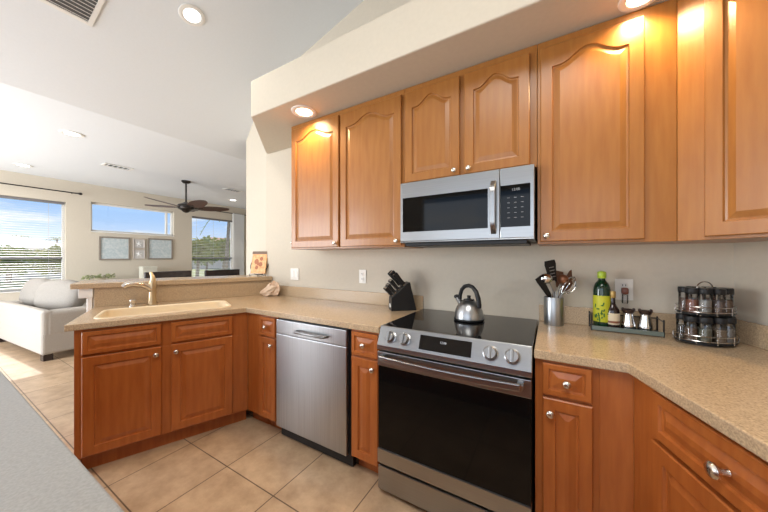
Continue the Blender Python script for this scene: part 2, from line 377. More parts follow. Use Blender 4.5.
# sink base on the peninsula: local x runs from the free end towards the corner
pa = math.atan2(-U.y, -U.x); po = PN(.918, .030)
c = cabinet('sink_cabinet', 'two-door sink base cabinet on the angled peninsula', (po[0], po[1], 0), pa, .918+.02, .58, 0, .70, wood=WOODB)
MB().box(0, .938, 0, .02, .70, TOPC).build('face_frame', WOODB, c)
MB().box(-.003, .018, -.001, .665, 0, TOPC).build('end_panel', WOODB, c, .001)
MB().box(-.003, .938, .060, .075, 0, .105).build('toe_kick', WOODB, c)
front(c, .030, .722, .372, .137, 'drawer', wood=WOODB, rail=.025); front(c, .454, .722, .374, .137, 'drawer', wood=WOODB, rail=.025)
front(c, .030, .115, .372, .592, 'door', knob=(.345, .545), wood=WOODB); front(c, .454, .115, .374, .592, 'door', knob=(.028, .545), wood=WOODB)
# wall cabinets
UB, UT = 1.372, 2.416; UY = -.327
def upper(label, x0, w, z0, doors, depth=.325, group=None):
    c = cabinet('wall_cabinet', label, (x0, UY, z0), 0, w, depth, 0, UT-z0-.002, toe=False)
    for x, wd, kx in doors: front(c, x, .012, wd, 2.373-z0-.012, 'door', True, knob=(kx, .028) if kx is not None else None)
    return c
c = upper('tall two-door wall cabinet at the left end under the lit soffit', -1.073, 1.071, UB, [(.020, .508, .48), (.545, .508, .48)])
make_knob(c, 0, .03, 0).matrix_local = Matrix.Translation((-.001, .03, .03)) @ Matrix.Rotation(-pi/2, 4, 'Z')
upper('short two-door wall cabinet directly above the microwave', 0, .765, 1.776, [(.006, .358, .330), (.392, .340, .028)])
c = upper('tall single-door wall cabinet right of the microwave', .767, .524, UB, [(.013, .404, .028)])
# diagonal corner wall cabinet
S = Vector((1.2925, UY)); D = Vector((1, -1)).normalized()
e = S+D*.56; tw = (e.y)/T.y
wq = WR+T*tw-NR*.004
c = thing('corner_cabinet', 'diagonal corner wall cabinet at the upper right edge', 'cabinet', (S.x, S.y, UB), -pi/4)
inv = Matrix.Rotation(pi/4, 2)
loc = [tuple(inv @ (Vector(q)-S)) for q in ((S.x, S.y), (e.x, e.y), tuple(wq), (WR.x-.008, -.002), (S.x, -.002))]
MB().prism(loc, 0, UT-UB-.002).build('body', WOOD, c, .0015)
front(c, .094, .012, .41, 2.373-UB-.012, 'door', True, knob=(.38, .028))

# ------------------------------------------------------------ dishwasher
dw = thing('dishwasher', 'stainless steel dishwasher between two narrow base cabinets', 'dishwasher', (-.873, -.645, 0))
MB().box(.0, .655, .03, .60, .10, .868).build('body', BLK, dw)
MB().box(.004, .636, .0, .03, .100, .760).build('door', STEELV, dw, .004)
MB().box(.004, .636, .0, .03, .762, .862).build('control_panel', STEELV, dw, .004)
MB().tube([(.215, .0, .803), (.222, -.026, .803), (.24, -.030, .803), (.46, -.030, .803), (.478, -.026, .803), (.485, .0, .803)], .009, 10).build('handle', mat('dark_steel', (.22, .22, .22), .3, metal=1), dw, smooth=True)
MB().box(.0, .65, .05, .08, .012, .098).build('toe_kick', BLK, dw)
# ------------------------------------------------------------ range
rg = thing('range', 'slide-in stainless electric range with black glass cooktop', 'range', (.003, 0, 0))
W = .756
MB().box(.004, W-.004, -.645, -.03, .055, .90).build('body', mat('range_side', (.05, .05, .05), .4), rg)
MB().box(0, W, -.635, -.025, .90, .921).build('cooktop', BLKGL, rg, .003)
Mp = Matrix(((0, 0, 1, 0), (1, 0, 0, 0), (0, 1, 0, 0), (0, 0, 0, 1)))   # (y,z,x)
cp = MB().prism([(-.630, .922), (-.640, .922), (-.682, .825), (-.682, .800), (-.630, .800)], 0, W, M=Mp).build('control_panel', STEEL, rg, .003)
slope = math.atan2(.042, .097)
def on_panel(x, f): return Matrix.Translation((x, -.640-.042*f, .922-.097*f)) @ Matrix.Rotation(pi/2-slope, 4, 'X')
MB().box(-.130, .130, -.036, .036, 0, .002, M=on_panel(.375, .52)).build('display', BLKGL, cp)
text_mesh('12:00', .015, 'clock_digits', mat('display_white', (.4, .42, .45), .5, emit=(.8, .9, 1), estr=.15), cp, on_panel(.368, .42) @ Matrix.Translation((0, 0, .0022)))
for kx in (.075, .160, .590, .680):
    kb = MB().lathe([(.034, 0), (.034, .004), (.029, .006), (.027, .026), (.024, .029), (.001, .029)], seg=28, M=on_panel(kx, .52)).build('knob', STEEL, rg, smooth=True)
    MB().box(-.006, .006, -.027, .027, .028, .036, M=on_panel(kx, .52)).build('grip', STEEL, kb, .002)
dr = MB().box(.004, W-.004, -.672, -.645, .258, .712).build('oven_glass', OVENGL, rg, .002)
MB().box(.002, W-.002, -.680, -.645, .712, .790).build('door_trim', STEEL, rg, .003)
MB().box(.002, W-.002, -.680, -.645, .180, .258).build('door_trim', STEEL, rg, .003)
hp = [(.03, -.680, .768), (.035, -.712, .768)]+[(.03+.012+(W-.084)*k/14, -.722-.022*sin(pi*k/14), .768) for k in range(15)]+[(W-.035, -.712, .768), (W-.03, -.680, .768)]
hb = MB()
hb.rings([[(x, y-.006, z-.016), (x, y+.008, z-.016), (x, y+.008, z+.014), (x, y-.006, z+.014)] for x, y, z in hp[1:-1]])
hb.box(.030, .055, -.72, -.679, .754, .780); hb.box(W-.055, W-.03, -.72, -.679, .754, .780)
hb.build('handle', STEEL, rg, .004)
MB().box(.004, W-.004, -.676, -.645, .035, .164).build('drawer', STEEL, rg, .004)
for fx in (.04, W-.06):
    MB().lathe([(.016, 0), (.016, .035)], (fx, -.62, 0), 14).build('foot', BLK, rg)
    MB().lathe([(.016, 0), (.016, .055)], (fx, -.08, 0), 14).build('foot', BLK, rg)
# ------------------------------------------------------------ microwave
mw = thing('microwave', 'stainless over-the-range microwave with black glass door', 'microwave', (.003, 0, 1.374))
MB().box(0, .753, -.375, -.005, .02, .398).build('body', mat('microwave_case', (.06, .06, .06), .4), mw)
MB().box(.0, .590, -.400, -.375, .03, .398).build('door', STEEL, mw, .003)
MB().box(.592, .753, -.400, -.375, .03, .398).build('control_panel', STEEL, mw, .003)
dg = MB().box(.018, .530, -.4025, -.398, .088, .302).build('door_glass', OVENGL, mw, .001)
kp = MB().box(.594, .735, -.4025, -.398, .088, .306).build('keypad', OVENGL, mw, .001)
FM = lambda x, z, y=-.4028: Matrix.Translation((x, y, z)) @ Matrix.Rotation(pi/2, 4, 'X')
text_mesh('12:00', .018, 'clock_digits', mat('display_dim', (.30, .31, .32), .5), kp, FM(.668, .280))
for r in range(5):
    for q in range(3): MB().box(.628+q*.032, .640+q*.032, -.4028, -.4024, .238-r*.026, .2405-r*.026).build('key', mat('key_grey', (.25, .25, .26), .5), kp)
MB().box(.0, .753, -.398, -.30, .022, .030).build('lower_trim', STEEL, mw, .002)
MB().box(.03, .72, -.385, -.05, .0, .021).build('vent_grille', BLK, mw, .003)
hd = MB(); hpts = [(.560, -.400-.034*min(1, sin(pi*k/12)*2.2), .055+.285*k/12) for k in range(13)]
hd.rings([[(x-.013, y-.006, z), (x+.013, y-.006, z), (x+.013, y+.006, z), (x-.013, y+.006, z)] for x, y, z in hpts]); hd.build('handle', STEEL, mw, .003, smooth=True)

# ------------------------------------------------------------ sink, faucet, soap dispenser
snk = thing('sink', 'cream integral sink set into the peninsula countertop', 'sink', (*PN((SU0+SU1)/2, (SN0+SN1)/2), CT), pa)
hu, hn = (SU1-SU0)/2, (SN1-SN0)/2
def srect(d, z, r): return [(x, y, z) for x, y in rounded((0, 0), hu-d, hn-d, r)]
MB().rings([srect(-.012, .0005, .08), srect(-.010, .006, .08), srect(.006, .006, .066), srect(.012, .0, .06), srect(.02, -.13, .05), srect(.05, -.165, .04)], cap0=False).build('basin', CREAM, snk, smooth=True)
MB().lathe([(.045, -.1648), (.045, -.162), (.03, -.163), (.001, -.163)], (0, 0, 0), 20).build('drain', STEEL, snk, smooth=True)
fc = thing('faucet', 'brushed bronze single-lever faucet behind the sink', 'faucet', (*PN(.585, .615), CT), pa)
MB().lathe([(.036, 0), (.036, .006), (.028, .012), (.026, .05), (.0245, .10), (.027, .14), (.027, .165), (.024, .185)], seg=24).build('body', BRONZE, fc, smooth=True)
MB().tube([(0, -.0, .11), (-.03, -.02, .150), (-.07, -.03, .174), (-.115, -.04, .182), (-.155, -.05, .176), (-.172, -.052, .160)], [.020, .022, .022, .023, .024, .020], 14).build('spout', mat('spout_nickel', (.62, .56, .50), .25, metal=1), fc, smooth=True)
MB().tube([(0, 0, .18), (.004, .002, .205), (.0, .005, .235), (-.012, .012, .268)], [.023, .020, .014, .009], 12).build('lever', BRONZE, fc, smooth=True)
sp = tag(MB().lathe([(.024, 0), (.024, .008), (.018, .012), (.018, .032), (.021, .036), (.021, .052), (.016, .056), (.001, .056)], seg=20).build('sink_air_gap', NICKEL, smooth=True, loc=(*PN(.705, .60), CT)), 'small round metal cap on the countertop left of the faucet', 'air gap')

# ------------------------------------------------------------ outlets and switches
PLATE = mat('outlet_plastic', (.78, .75, .69), .4)
def outlet(name, label, x, z, w, two=False):
    o = thing(name, label, 'switch' if two else 'outlet', (x, -.001, z))
    MB().box(-w/2, w/2, -.006, 0, -.058, .058).build('cover_plate', PLATE, o, .002)
    if two:
        for sx in (-.023, .023): MB().box(sx-.016, sx+.016, -.010, -.005, -.033, .033).build('rocker', WHITE, o, .002)
    else:
        for sz in (-.022, .022):
            s = MB().sbox(-.016, .016, -.009, -.005, sz-.014, sz+.014, p=4).build('socket', PLATE, o, smooth=True)
            MB().box(-.008, -.005, -.0098, -.008, sz-.004, sz+.006).box(.005, .008, -.0098, -.008, sz-.004, sz+.006).build('slots', BLK, s)
    return o
outlet('light_switch', 'double rocker light switch plate above the shell', -1.39, 1.138, .116, True)
outlet('wall_outlet', 'wall outlet left of the knife block', -.561, 1.141, .072)
outlet('wall_outlet', 'wall outlet behind the dark tray of bottles', 1.172, 1.128, .078)
pg = thing('plug_in_light', 'small reddish plug-in unit in the outlet above the shakers', 'plug-in', (1.172, -.010, 1.106))
MB().sbox(-.015, .015, -.034, 0, -.002, .034, p=4).build('housing', mat('plug_red', (.16, .05, .03), .35), pg, smooth=True)
MB().lathe([(.012, -.05), (.014, -.045), (.013, -.003)], (0, -.02, 0), 14).build('bottle', CLEAR, pg, smooth=True)

# ------------------------------------------------------------ things on the counters
# kettle
kt = thing('tea_kettle', 'stainless steel stovetop kettle with black arched handle', 'kettle', (.395, -.245, .9215), radians(-30))
MB().lathe([(.080, 0), (.088, .004), (.089, .012), (.087, .03), (.080, .06), (.068, .088), (.052, .108), (.034, .118), (.030, .120)], seg=36).build('body', STEELV, kt, smooth=True)
MB().lathe([(.0895, .004), (.0905, .006), (.0905, .012), (.0895, .014)], seg=36).build('base_band', BLK, kt, smooth=True)
MB().lathe([(.033, .1195), (.032, .126), (.012, .130), (.010, .140), (.013, .146), (.008, .150), (.001, .150)], seg=20).build('lid', BLK, kt, smooth=True)
MB().tube([(-.055, 0, .085), (-.082, 0, .108), (-.100, 0, .125)], [.020, .016, .013], 14).build('spout', STEEL, kt, smooth=True)
MB().ball((-.104, 0, .130), .020, .016, .014).build('spout_cap', BLK, kt, smooth=True)
MB().tube([(-.076, 0, .108), (-.073, 0, .145), (-.060, 0, .180), (-.035, 0, .202), (0, 0, .210), (.03, 0, .202), (.056, 0, .178), (.073, 0, .138), (.080, 0, .098), (.083, 0, .082)], [.011, .012, .012, .012, .012, .012, .013, .014, .014, .010], 12).build('handle', BLK, kt, smooth=True)
# knife block
kbd = Vector((-.75, -.66)).normalized()
ka = math.atan2(kbd.y, kbd.x)
kb = thing('knife_block', 'slanted black knife block standing left of the range', 'knife block', (-.135, -.115, CT), ka)
Mk = Matrix(((1, 0, 0, 0), (0, 0, 1, 0), (0, 1, 0, 0), (0, 0, 0, 1)))   # (x,z,y)
MB().prism([(-.105, 0), (.085, 0), (.085, .095), (-.035, .200), (-.055, .208)], -.05, .05, M=Mk).build('body', BLK, kb, .004)
MB().lathe([(.016, 0), (.016, .001), (.0005, .001)], seg=24, sx=1.6, M=Matrix.Translation((.0852, 0, .035)) @ Matrix.Rotation(pi/2, 4, 'Y') @ Matrix.Rotation(pi/2, 4, 'Z')).build('logo', WHITE, kb)
kdir = Vector((.105, 0, .120)).normalized()
kroot = None
kl = {}
spots = [('top row', .78, -.032, .140, .0155), ('top row', .82, .002, .135, .015), ('top row', .84, .034, .115, .014)]+[('second row', .52, -.034+.0225*k, 0.095, .010) for k in range(4)]+[('third row', .30, -.034+.0225*k, 0.085, .010) for k in range(4)]+[('bottom row', .12, -.034+.0225*k, 0.078, .010) for k in range(4)]
side = ['leftmost', 'second from left', 'third from left', 'rightmost']
import collections
cnt = collections.Counter()
STEELR = mat('polished_steel', (.7, .7, .7), .15, metal=1)
for row, f, y, L, r in spots:
    b = Vector((.085, y, .095)).lerp(Vector((-.035, y, .200)), f); i = cnt[row]; cnt[row] += 1
    wloc = Matrix.Translation((-.135, -.115, CT)) @ Matrix.Rotation(ka, 4, 'Z') @ b
    if row == 'top row': pos = ['nearest the camera', 'in the middle', 'nearest the wall'][2-i]
    else: pos = ['nearest the wall', 'second from the wall', 'second from the camera side', 'nearest the camera'][i]
    kn = thing('knife', 'black-handled knife in the block, %s, %s' % (row, pos), 'knife', wloc, ka, 'knives in the knife block')
    m1 = MB(); p0 = -kdir*.03; p1 = kdir*.012
    m1.tube([p0, p1], [.005, .005], 8); m1.build('bolster', STEELR, kn, smooth=True)
    h = MB(); h.rings([[tuple(kdir*t+Vector((-kdir.z, 0, kdir.x))*(a*rr*1.35)+Vector((0, bb*rr, 0))) for a, bb in ((-1, -.6), (-1, .6), (-.5, .9), (.5, .9), (1, .6), (1, -.6), (.5, -.9), (-.5, -.9))] for t, rr in ((.012, r*.9), (L*.4, r*.8), (L*.8, r), (L*.97, r*1.05), (L, r*.8))])
    h.build('handle', BLK, kn, smooth=True)
    MB().tube([kdir*(L-.001), kdir*(L+.003)], r*.7, 8).build('end_cap', STEELR, kn, smooth=True)
# conch shell
sh = thing('seashell', 'large pale conch seashell in the counter corner under the bar', 'shell', (-1.625, -.115, CT), radians(30))
sm = MAT_SH = mat('shell_surface', (.62, .43, .29), .45, col2=(.78, .64, .50), scale=22, stretch=(1, 1, 3))
rings = []
nr = 26
for k in range(nr):
    t = k/(nr-1); x = -.105+.19*t
    r = .052*(sin(pi*min(1, t*1.02))**.6)*(.55+.75*t) if t < 1 else .004
    zc_ = .034+.045*t**1.5
    rings.append([(x+.02*sin(3*a)*t, (r*(1+.16*cos(5*a+9*t)))*cos(a), max(0.0, zc_+r*(1+.22*cos(4*a+8*t))*sin(a)*(1+.5*t))) for a in [2*pi*i/20 for i in range(20)]])
MB().rings(rings).build('body', sm, sh, smooth=True)
fl = MB(); R = []
for k in range(12):
    t = k/11; a = radians(-15+150*t); w = .05+.075*sin(pi*t)
    ridge = 1+.10*(k % 2)
    R.append([(.035+cos(a)*w*.75*s*ridge, -.028+.020*s*(1-s)-.010*(k % 2)*s, .012+max(.0, sin(a))*w*1.12*s*ridge+.006) for s in (.05, .3, .6, .85, 1.0)])
R2 = [[(x, y+.012, z) for x, y, z in r] for r in R]
fl.rings([r+list(reversed(r2)) for r, r2 in zip(R, R2)]); fl.build('flared_lip', mat('shell_lip', (.60, .38, .24), .4, col2=(.75, .58, .43), scale=40), sh, smooth=True)
# framed picture on easel on the bar
pz = PN(-.285, .86)
pe = thing('picture_plate', 'orange patterned picture tile standing on the bar', 'picture', (pz[0], pz[1], 1.112), radians(14))
Mt = Matrix.Rotation(radians(-10), 4, 'X')
MB().box(-.095, .095, -.006, .006, .02, .262, M=Mt).build('tile', mat('orange_art', (.72, .26, .07), .5, col2=(.85, .55, .25), scale=30), pe, .003)
MB().box(-.095, .095, -.010, -.004, .232, .262, M=Mt).build('top_band', mat('brown_band', (.16, .09, .05), .5), pe, .002)
art = MB()
for px_, pz_, rr in ((-.03, .15, .030), (.025, .12, .026), (-.02, .085, .022), (.03, .18, .022), (-.005, .125, .018)):
    art.lathe([(rr, 0), (rr, .001), (.0005, .001)], seg=9, M=Mt @ Matrix.Translation((px_, -.0065, pz_)) @ Matrix.Rotation(pi/2, 4, 'X'))
art.build('motif', mat('motif_brown', (.42, .12, .03), .5), pe)
es = thing('easel_stand', 'dark scrolled wire easel holding the orange picture', 'easel', (pz[0], pz[1], 1.1055), radians(14))
ew = MB()
for sx in (-1, 1):
    ew.tube([(sx*.05, -.060, .003), (sx*.05, -.030, .016), (sx*.05, .012, .016), (sx*.05, .03, .15), (sx*.05, .05, .22)], .0035, 8)
    ew.tube([(sx*.05, -.060, .003), (sx*.05, -.064, .014), (sx*.05, -.056, .024)], .0035, 8)
    ew.tube([(sx*(.098+.014*sin(pi*k/8)), .012+.004*k, .07+.012*k) for k in range(9)], .004, 8)
    ew.tube([(sx*.098, .012, .07), (sx*.05, .02, .06)], .0035, 8); ew.tube([(sx*.098, .044, .166), (sx*.05, .036, .17)], .0035, 8)
ew.tube([(-.05, .012, .016), (.05, .012, .016)], .0035, 8); ew.tube([(0, .012, .016), (0, .11, .003)], .0035, 8); ew.tube([(0, .11, .003), (0, .05, .2)], .0035, 8); ew.tube([(-.05, .05, .2), (.05, .05, .2)], .0035, 8)
ew.build('frame', DARKM, es, smooth=True)
# utensil crock and utensils
cx0, cy0 = .842, -.085
ck = thing('utensil_crock', 'stainless steel cylinder crock holding cooking utensils', 'crock', (cx0, cy0, CT))
MB().lathe([(.0500, 0), (.0505, .002), (.0505, .158), (.0495, .160), (.0480, .158), (.0480, .006), (.001, .006)], seg=36).build('body', STEELV, ck, smooth=True)
RV = Vector((cos(.5305), sin(.5305), 0)); FV = Vector((-sin(.5305), cos(.5305), 0))     # across the view / away from it
def U3(r, f, z): return tuple(RV*r+FV*f+Vector((0, 0, z)))
def utensil(name, label): return thing(name, label, 'utensil', (cx0, cy0, CT), 0, 'utensils in the crock')
def handle(t, r0, f0, z0, r1, f1, z1, rad, m): return MB().tube([U3(r0, f0, z0), U3(r1, f1, z1)], rad, 8).build('handle', m, t, smooth=True)
COPPER = mat('copper_brown', (.30, .13, .07), .35, metal=.6); BRW = mat('brown_utensil', (.16, .07, .035), .5)
def blade(t, r0, f0, z0, r1, f1, z1, w0, w1, th, m, name='blade'):
    a = Vector(U3(r0, f0, z0)); b = Vector(U3(r1, f1, z1)); d = (b-a).normalized(); sd = d.cross(FV).normalized(); nn = sd.cross(d)
    R = []
    for k in range(7):
        s = k/6; w = w0+(w1-w0)*s
        w *= (1 if k not in (0, 6) else .82)
        c_ = a.lerp(b, s); R.append([tuple(c_+sd*w+nn*th), tuple(c_-sd*w+nn*th), tuple(c_-sd*w-nn*th), tuple(c_+sd*w-nn*th)])
    return MB().rings(R).build(name, m, t, .002)
t = utensil('spatula', 'black slotted spatula standing tallest in the steel crock')
handle(t, .01, .0, .012, -.004, -.005, .24, .006, BLK); hd_ = blade(t, -.004, -.005, .235, -.032, -.012, .372, .018, .036, .003, BLK)
sl = MB()
for k in range(4):
    c_ = Vector(U3(-.010-.004*k, -.011-.0012*k, .275+.018*k)); sl.tube([c_-RV*.013, c_+RV*.013+Vector((0, 0, .006))], .0022, 6)
sl.build('slots', mat('slot_grey', (.35, .33, .31), .5), hd_)
t = utensil('spoon', 'black spoon leaning left out of the steel crock')
handle(t, .02, .01, .012, -.03, -.01, .17, .006, BLK); blade(t, -.030, -.012, .165, -.108, -.03, .275, .013, .022, .004, BLK, 'bowl')
t = utensil('ladle', 'shiny steel ladle with round bowl leaning left in crock')
handle(t, .015, -.02, .012, -.02, -.02, .22, .004, STEEL); MB().ball(U3(-.062, -.025, .268), .036, .030, .030).build('bowl', STEELR, t, smooth=True)
t = utensil('slotted_spoon', 'steel slotted spoon between the ladle and the spatula')
handle(t, .0, -.025, .012, -.008, -.03, .2, .004, STEEL); blade(t, -.010, -.03, .195, -.030, -.034, .255, .010, .018, .003, STEEL, 'bowl')
t = utensil('whisk', 'wire balloon whisk leaning right out of the crock')
handle(t, -.01, -.02, .012, .03, -.02, .175, .007, STEEL)
wk = MB(); ax0 = Vector(U3(.030, -.02, .175)); ax1 = Vector(U3(.105, -.025, .280)); dd = ax1-ax0; sd = dd.normalized().cross(FV)
for k in range(6):
    an = pi*k/6; off = sd*cos(an)+FV*sin(an)
    wk.tube([ax0+dd*s+off*(.036*sin(pi*min(1, s*1.0))**.8) for s in [i/10 for i in range(11)]], .0016, 6)
    wk.tube([ax0+dd*s-off*(.036*sin(pi*min(1, s*1.0))**.8) for s in [i/10 for i in range(11)]], .0016, 6)
wk.build('wires', STEELR, t, smooth=True)
t = utensil('wooden_spoon', 'brown flat turner leaning far right behind the whisk')
handle(t, -.03, .02, .012, .07, .025, .20, .006, BRW); blade(t, .07, .025, .20, .150, .03, .300, .022, .040, .003, BRW)
t = utensil('pasta_server', 'brown rounded serving spoon at the back of the crock')
handle(t, .0, .03, .012, .022, .032, .215, .006, BRW); blade(t, .022, .032, .215, .045, .036, .31, .022, .040, .004, BRW)
t = utensil('serving_fork', 'copper toned small strainer in front of the brown turner')
handle(t, -.005, .0, .012, .025, -.005, .20, .004, STEEL); MB().ball(U3(.047, -.01, .262), .030, .026, .030).build('bowl', COPPER, t, smooth=True)
# tray with bottles and shakers
tr = thing('tray', 'long dark tray with wire corner posts holding bottles and shakers', 'tray', (1.158, -.080, CT))
MB().box(-.142, .142, -.052, .050, .006, .014).build('base', BLK, tr, .002)
MB().box(-.142, .142, -.056, -.050, .004, .026).build('front_rail', mat('green_glass_edge', (.13, .155, .135), .15), tr, .001)
MB().tube([(-.142, .048, .075), (.142, .048, .075)], .003, 8).build('back_rail', DARKM, tr, smooth=True)
for x in (-.142, .142):
    for y in (-.052, .048): MB().tube([(x, y, 0), (x, y, .085)], .0035, 8).build('corner_post', DARKM, tr, smooth=True)
    MB().tube([(x, -.052, .075), (x, .048, .075)], .0025, 8).build('side_rail', DARKM, tr, smooth=True)
TZ = CT+.0143
b1 = thing('juice_bottle', 'green bottle with yellow-green label and lime cap', 'bottle', (1.066, -.078, TZ))
MB().lathe([(.034, 0), (.0375, .004), (.0385, .01), (.0385, .195), (.036, .215), (.029, .235), (.019, .248), (.0155, .255), (.0155, .265)], seg=32).build('body', mat('green_bottle', (.004, .028, .012), .12, spec=.6), b1, smooth=True)
lb = MB().lathe([(.0388, .030), (.0393, .032), (.0393, .168), (.0388, .170)], seg=32, caps=False).build('label', mat('lime_label', (.46, .46, .02), .5), b1, smooth=True)
sc = MB()
for k in range(22):
    a0 = radians(-97+random.uniform(-50, 50)); z_ = random.uniform(.045, .13); a1 = a0+random.uniform(-.22, .22); z1 = z_+random.uniform(-.02, .02)
    am = (a0+a1)/2; zm = (z_+z1)/2+random.uniform(-.012, .012)
    sc.tube([(.0398*cos(a), .0398*sin(a), z) for a, z in ((a0, z_), (am, zm), (a1, z1))], .0032, 6)
sc.build('label_marks', mat('label_green', (.03, .14, .02), .5), lb)
MB().lathe([(.0185, .262), (.020, .264), (.020, .292), (.018, .296), (.010, .300), (.0005, .300)], seg=24).build('cap', mat('lime_cap', (.45, .62, .05), .35), b1, smooth=True)
b2 = thing('liquor_bottle', 'small dark brown bottle with cream label and gold cap', 'bottle', (1.110, -.088, TZ))
MB().lathe([(.026, 0), (.030, .003), (.0305, .01), (.0305, .085), (.028, .100), (.018, .120), (.0125, .132), (.0115, .160), (.013, .162)], seg=28).build('body', mat('brown_bottle', (.020, .010, .008), .1, spec=.6), b2, smooth=True)
lb = MB().lathe([(.0308, .022), (.0312, .023), (.0312, .080), (.0308, .081)], seg=28, caps=False).build('label', mat('cream_label', (.62, .52, .36), .5), b2, smooth=True)
MB().lathe([(.0314, .030), (.0316, .031), (.0316, .040), (.0314, .041)], seg=28, caps=False).build('label_band', mat('brown_label_band', (.22, .08, .04), .5), lb, smooth=True)
MB().lathe([(.0140, .160), (.0145, .161), (.0145, .192), (.013, .195), (.0005, .195)], seg=20).build('cap', mat('gold_cap', (.45, .30, .10), .35, metal=.5), b2, smooth=True)
s0 = thing('shaker', 'steel shaker with dark winged lid beside the brown bottle', 'shaker', (1.176, -.082, TZ), 0, 'steel shakers on the tray')
MB().lathe([(.030, 0), (.031, .003), (.029, .03), (.022, .065), (.0195, .080), (.020, .086)], seg=28).build('body', STEELR, s0, smooth=True)
MB().lathe([(.0205, .084), (.024, .090), (.027, .104), (.022, .100), (.012, .097), (.0005, .097)], seg=28).build('lid', mat('dark_brown_lid', (.035, .018, .014), .3), s0, smooth=True)
MB().sbox(-.028, -.016, -.008, .008, .093, .112, p=3).sbox(.016, .028, -.008, .008, .093, .112, p=3).build('lid_wings', MATS['dark_brown_lid'], s0, smooth=True)
copy_thing(s0, (1.243, -.082, TZ), label='steel shaker with dark winged lid at the tray right end')
# spice rack
rx, ry = 1.432, -.150
sr = thing('spice_rack', 'two-tier black wire carousel of spice jars in the corner', 'spice rack', (rx, ry, CT))
def oval(a, b, z, n=40): return [(*U3(a*cos(2*pi*i/n), b*sin(2*pi*i/n), z)[:2], z) for i in range(n)]
TA, TB = .112, .082
MB().lathe([(.06, 0), (.06, .006), (.012, .009)], seg=30).build('foot', BLK, sr, smooth=True)
MB().tube([(0, 0, .005), (0, 0, .255)], .004, 8).build('post', DARKM, sr, smooth=True)
for zt, s in ((.010, 1.0), (.136, .93)):
    tb = MB().prism([(x, y) for x, y, z in oval(TA*s, TB*s, 0)], zt, zt+.004); tb.build('tier_shelf', BLK, sr)
    w_ = MB()
    for zz in (.012, .034): w_.tube(oval(TA*s+.003, TB*s+.003, zt+zz), .0018, 6, closed=True)
    for i in range(0, 40, 4):
        q_ = oval(TA*s+.003, TB*s+.003, 0)[i]; w_.tube([(q_[0], q_[1], zt), (q_[0], q_[1], zt+.034)], .0016, 6)
    w_.build('tier_rail', mat('chrome_wire', (.55, .54, .53), .2, metal=1), sr, smooth=True)
lp = MB(); lp.tube([U3(.036*cos(pi*k/12), 0, .250+.028*sin(pi*k/12)) for k in range(13)], .0025, 8); lp.tube([U3(-.036, 0, .250), U3(.036, 0, .250)], .0025, 8); lp.build('carry_loop', MATS['chrome_wire'], sr, smooth=True)
sp_cols = [(.16, .09, .05), (.15, .14, .09), (.22, .15, .09), (.24, .21, .18), (.09, .07, .05), (.26, .09, .05), (.30, .28, .25), (.14, .09, .07)]
names = {True: 'upper', False: 'lower'}
jar = None
rowpos = ['far left', 'left of centre', 'front centre', 'right of centre', 'far right']
def new_jar(loc, col, label):
    j = thing('spice_jar', label, 'jar', loc, 0, 'spice jars on the wire carousel')
    MB().lathe([(.020, 0), (.0225, .002), (.0225, .086), (.020, .090)], seg=20, caps=False).build('glass', CLEAR, j, smooth=True)
    MB().lathe([(.0005, .002), (.021, .002), (.021, .058), (.0005, .060)], seg=16).build('spice', col, j, smooth=True)
    MB().lathe([(.0240, .086), (.0245, .087), (.0245, .109), (.023, .111), (.0005, .111)], seg=20).build('lid', BLK, j, smooth=True)
    return j
for tier, (zt, s) in enumerate(((.0145, 1.0), (.1405, .93))):
    for i in range(5):
        th = radians(180+18+36*i)
        px_, py_, _ = U3((TA*s-.026)*cos(th), (TB*s-.026)*sin(th)*1.0-.0, 0)
        j = new_jar((rx+px_, ry+py_, CT+zt), mat('spice_%d' % ((tier*5+i) % 8), sp_cols[(tier*5+i) % 8], .8, var=.3, scale=150),
            'black-lidded glass spice jar, %s tier of the rack, %s' % (names[tier == 1], rowpos[i]))
    for i in range(3):
        th = radians(42+48*i)
        px_, py_, _ = U3((TA*s-.030)*cos(th), (TB*s-.028)*sin(th), 0)
        new_jar((rx+px_, ry+py_, CT+zt), mat('spice_%d' % ((tier*3+i+2) % 8), sp_cols[(tier*3+i+2) % 8], .8), 'black-lidded spice jar, %s tier of the rack, back row %s' % (names[tier == 1], ['right', 'middle', 'left'][i]))

# ------------------------------------------------------------ ceiling fittings
LAMP = mat('lamp_glow', (1, 1, 1), .5, emit=(1, .97, .92), estr=7)
LAMPW = mat('lamp_glow_warm', (1, .9, .75), .5, emit=(1, .80, .52), estr=9)
def can(label, loc, tilt=0, r=.075, warm=False, power=0, cone=120):
    t = thing('recessed_light', label, 'light', loc, 0, 'recessed ceiling lights'); t.rotation_euler = (0, tilt, 0)
    MB().lathe([(r*.80, -.001), (r*.80, -.006), (r*1.0, -.010), (r*1.22, -.006), (r*1.25, -.001)], seg=36, caps=False).build('trim_ring', WHITE, t, smooth=True)
    MB().lathe([(.0005, -.003), (r*.80, -.003), (r*.80, -.001), (.0005, -.001)], seg=32, caps=False).build('lens', LAMPW if warm else LAMP, t)
    if power:
        d = bpy.data.lights.new('can_light', 'SPOT'); d.energy = power; d.color = (1, .70, .36) if warm else (1, .93, .84); d.spot_size = radians(cone); d.spot_blend = .6; d.shadow_soft_size = .06
        o = bpy.data.objects.new('can_light', d); COL.objects.link(o); o.parent = t; o.location = (0, 0, -.02)
    return t
can('warm recessed light in the soffit above the left wall cabinet', (-.80, -.445, SB), 0, .076, True, 32, 150)
can('warm recessed light in the soffit at the top right', (1.160, -.405, SB), 0, .063, True, 32, 150)
can('large recessed light in the sloped kitchen ceiling', (-1.615, -.843, zc(-1.615)-.001), -math.atan(.27), .072, False, 25)
can('recessed light in the living room ceiling nearest the kitchen', (-4.114, -.97, 2.789), 0, .085, False, 20)
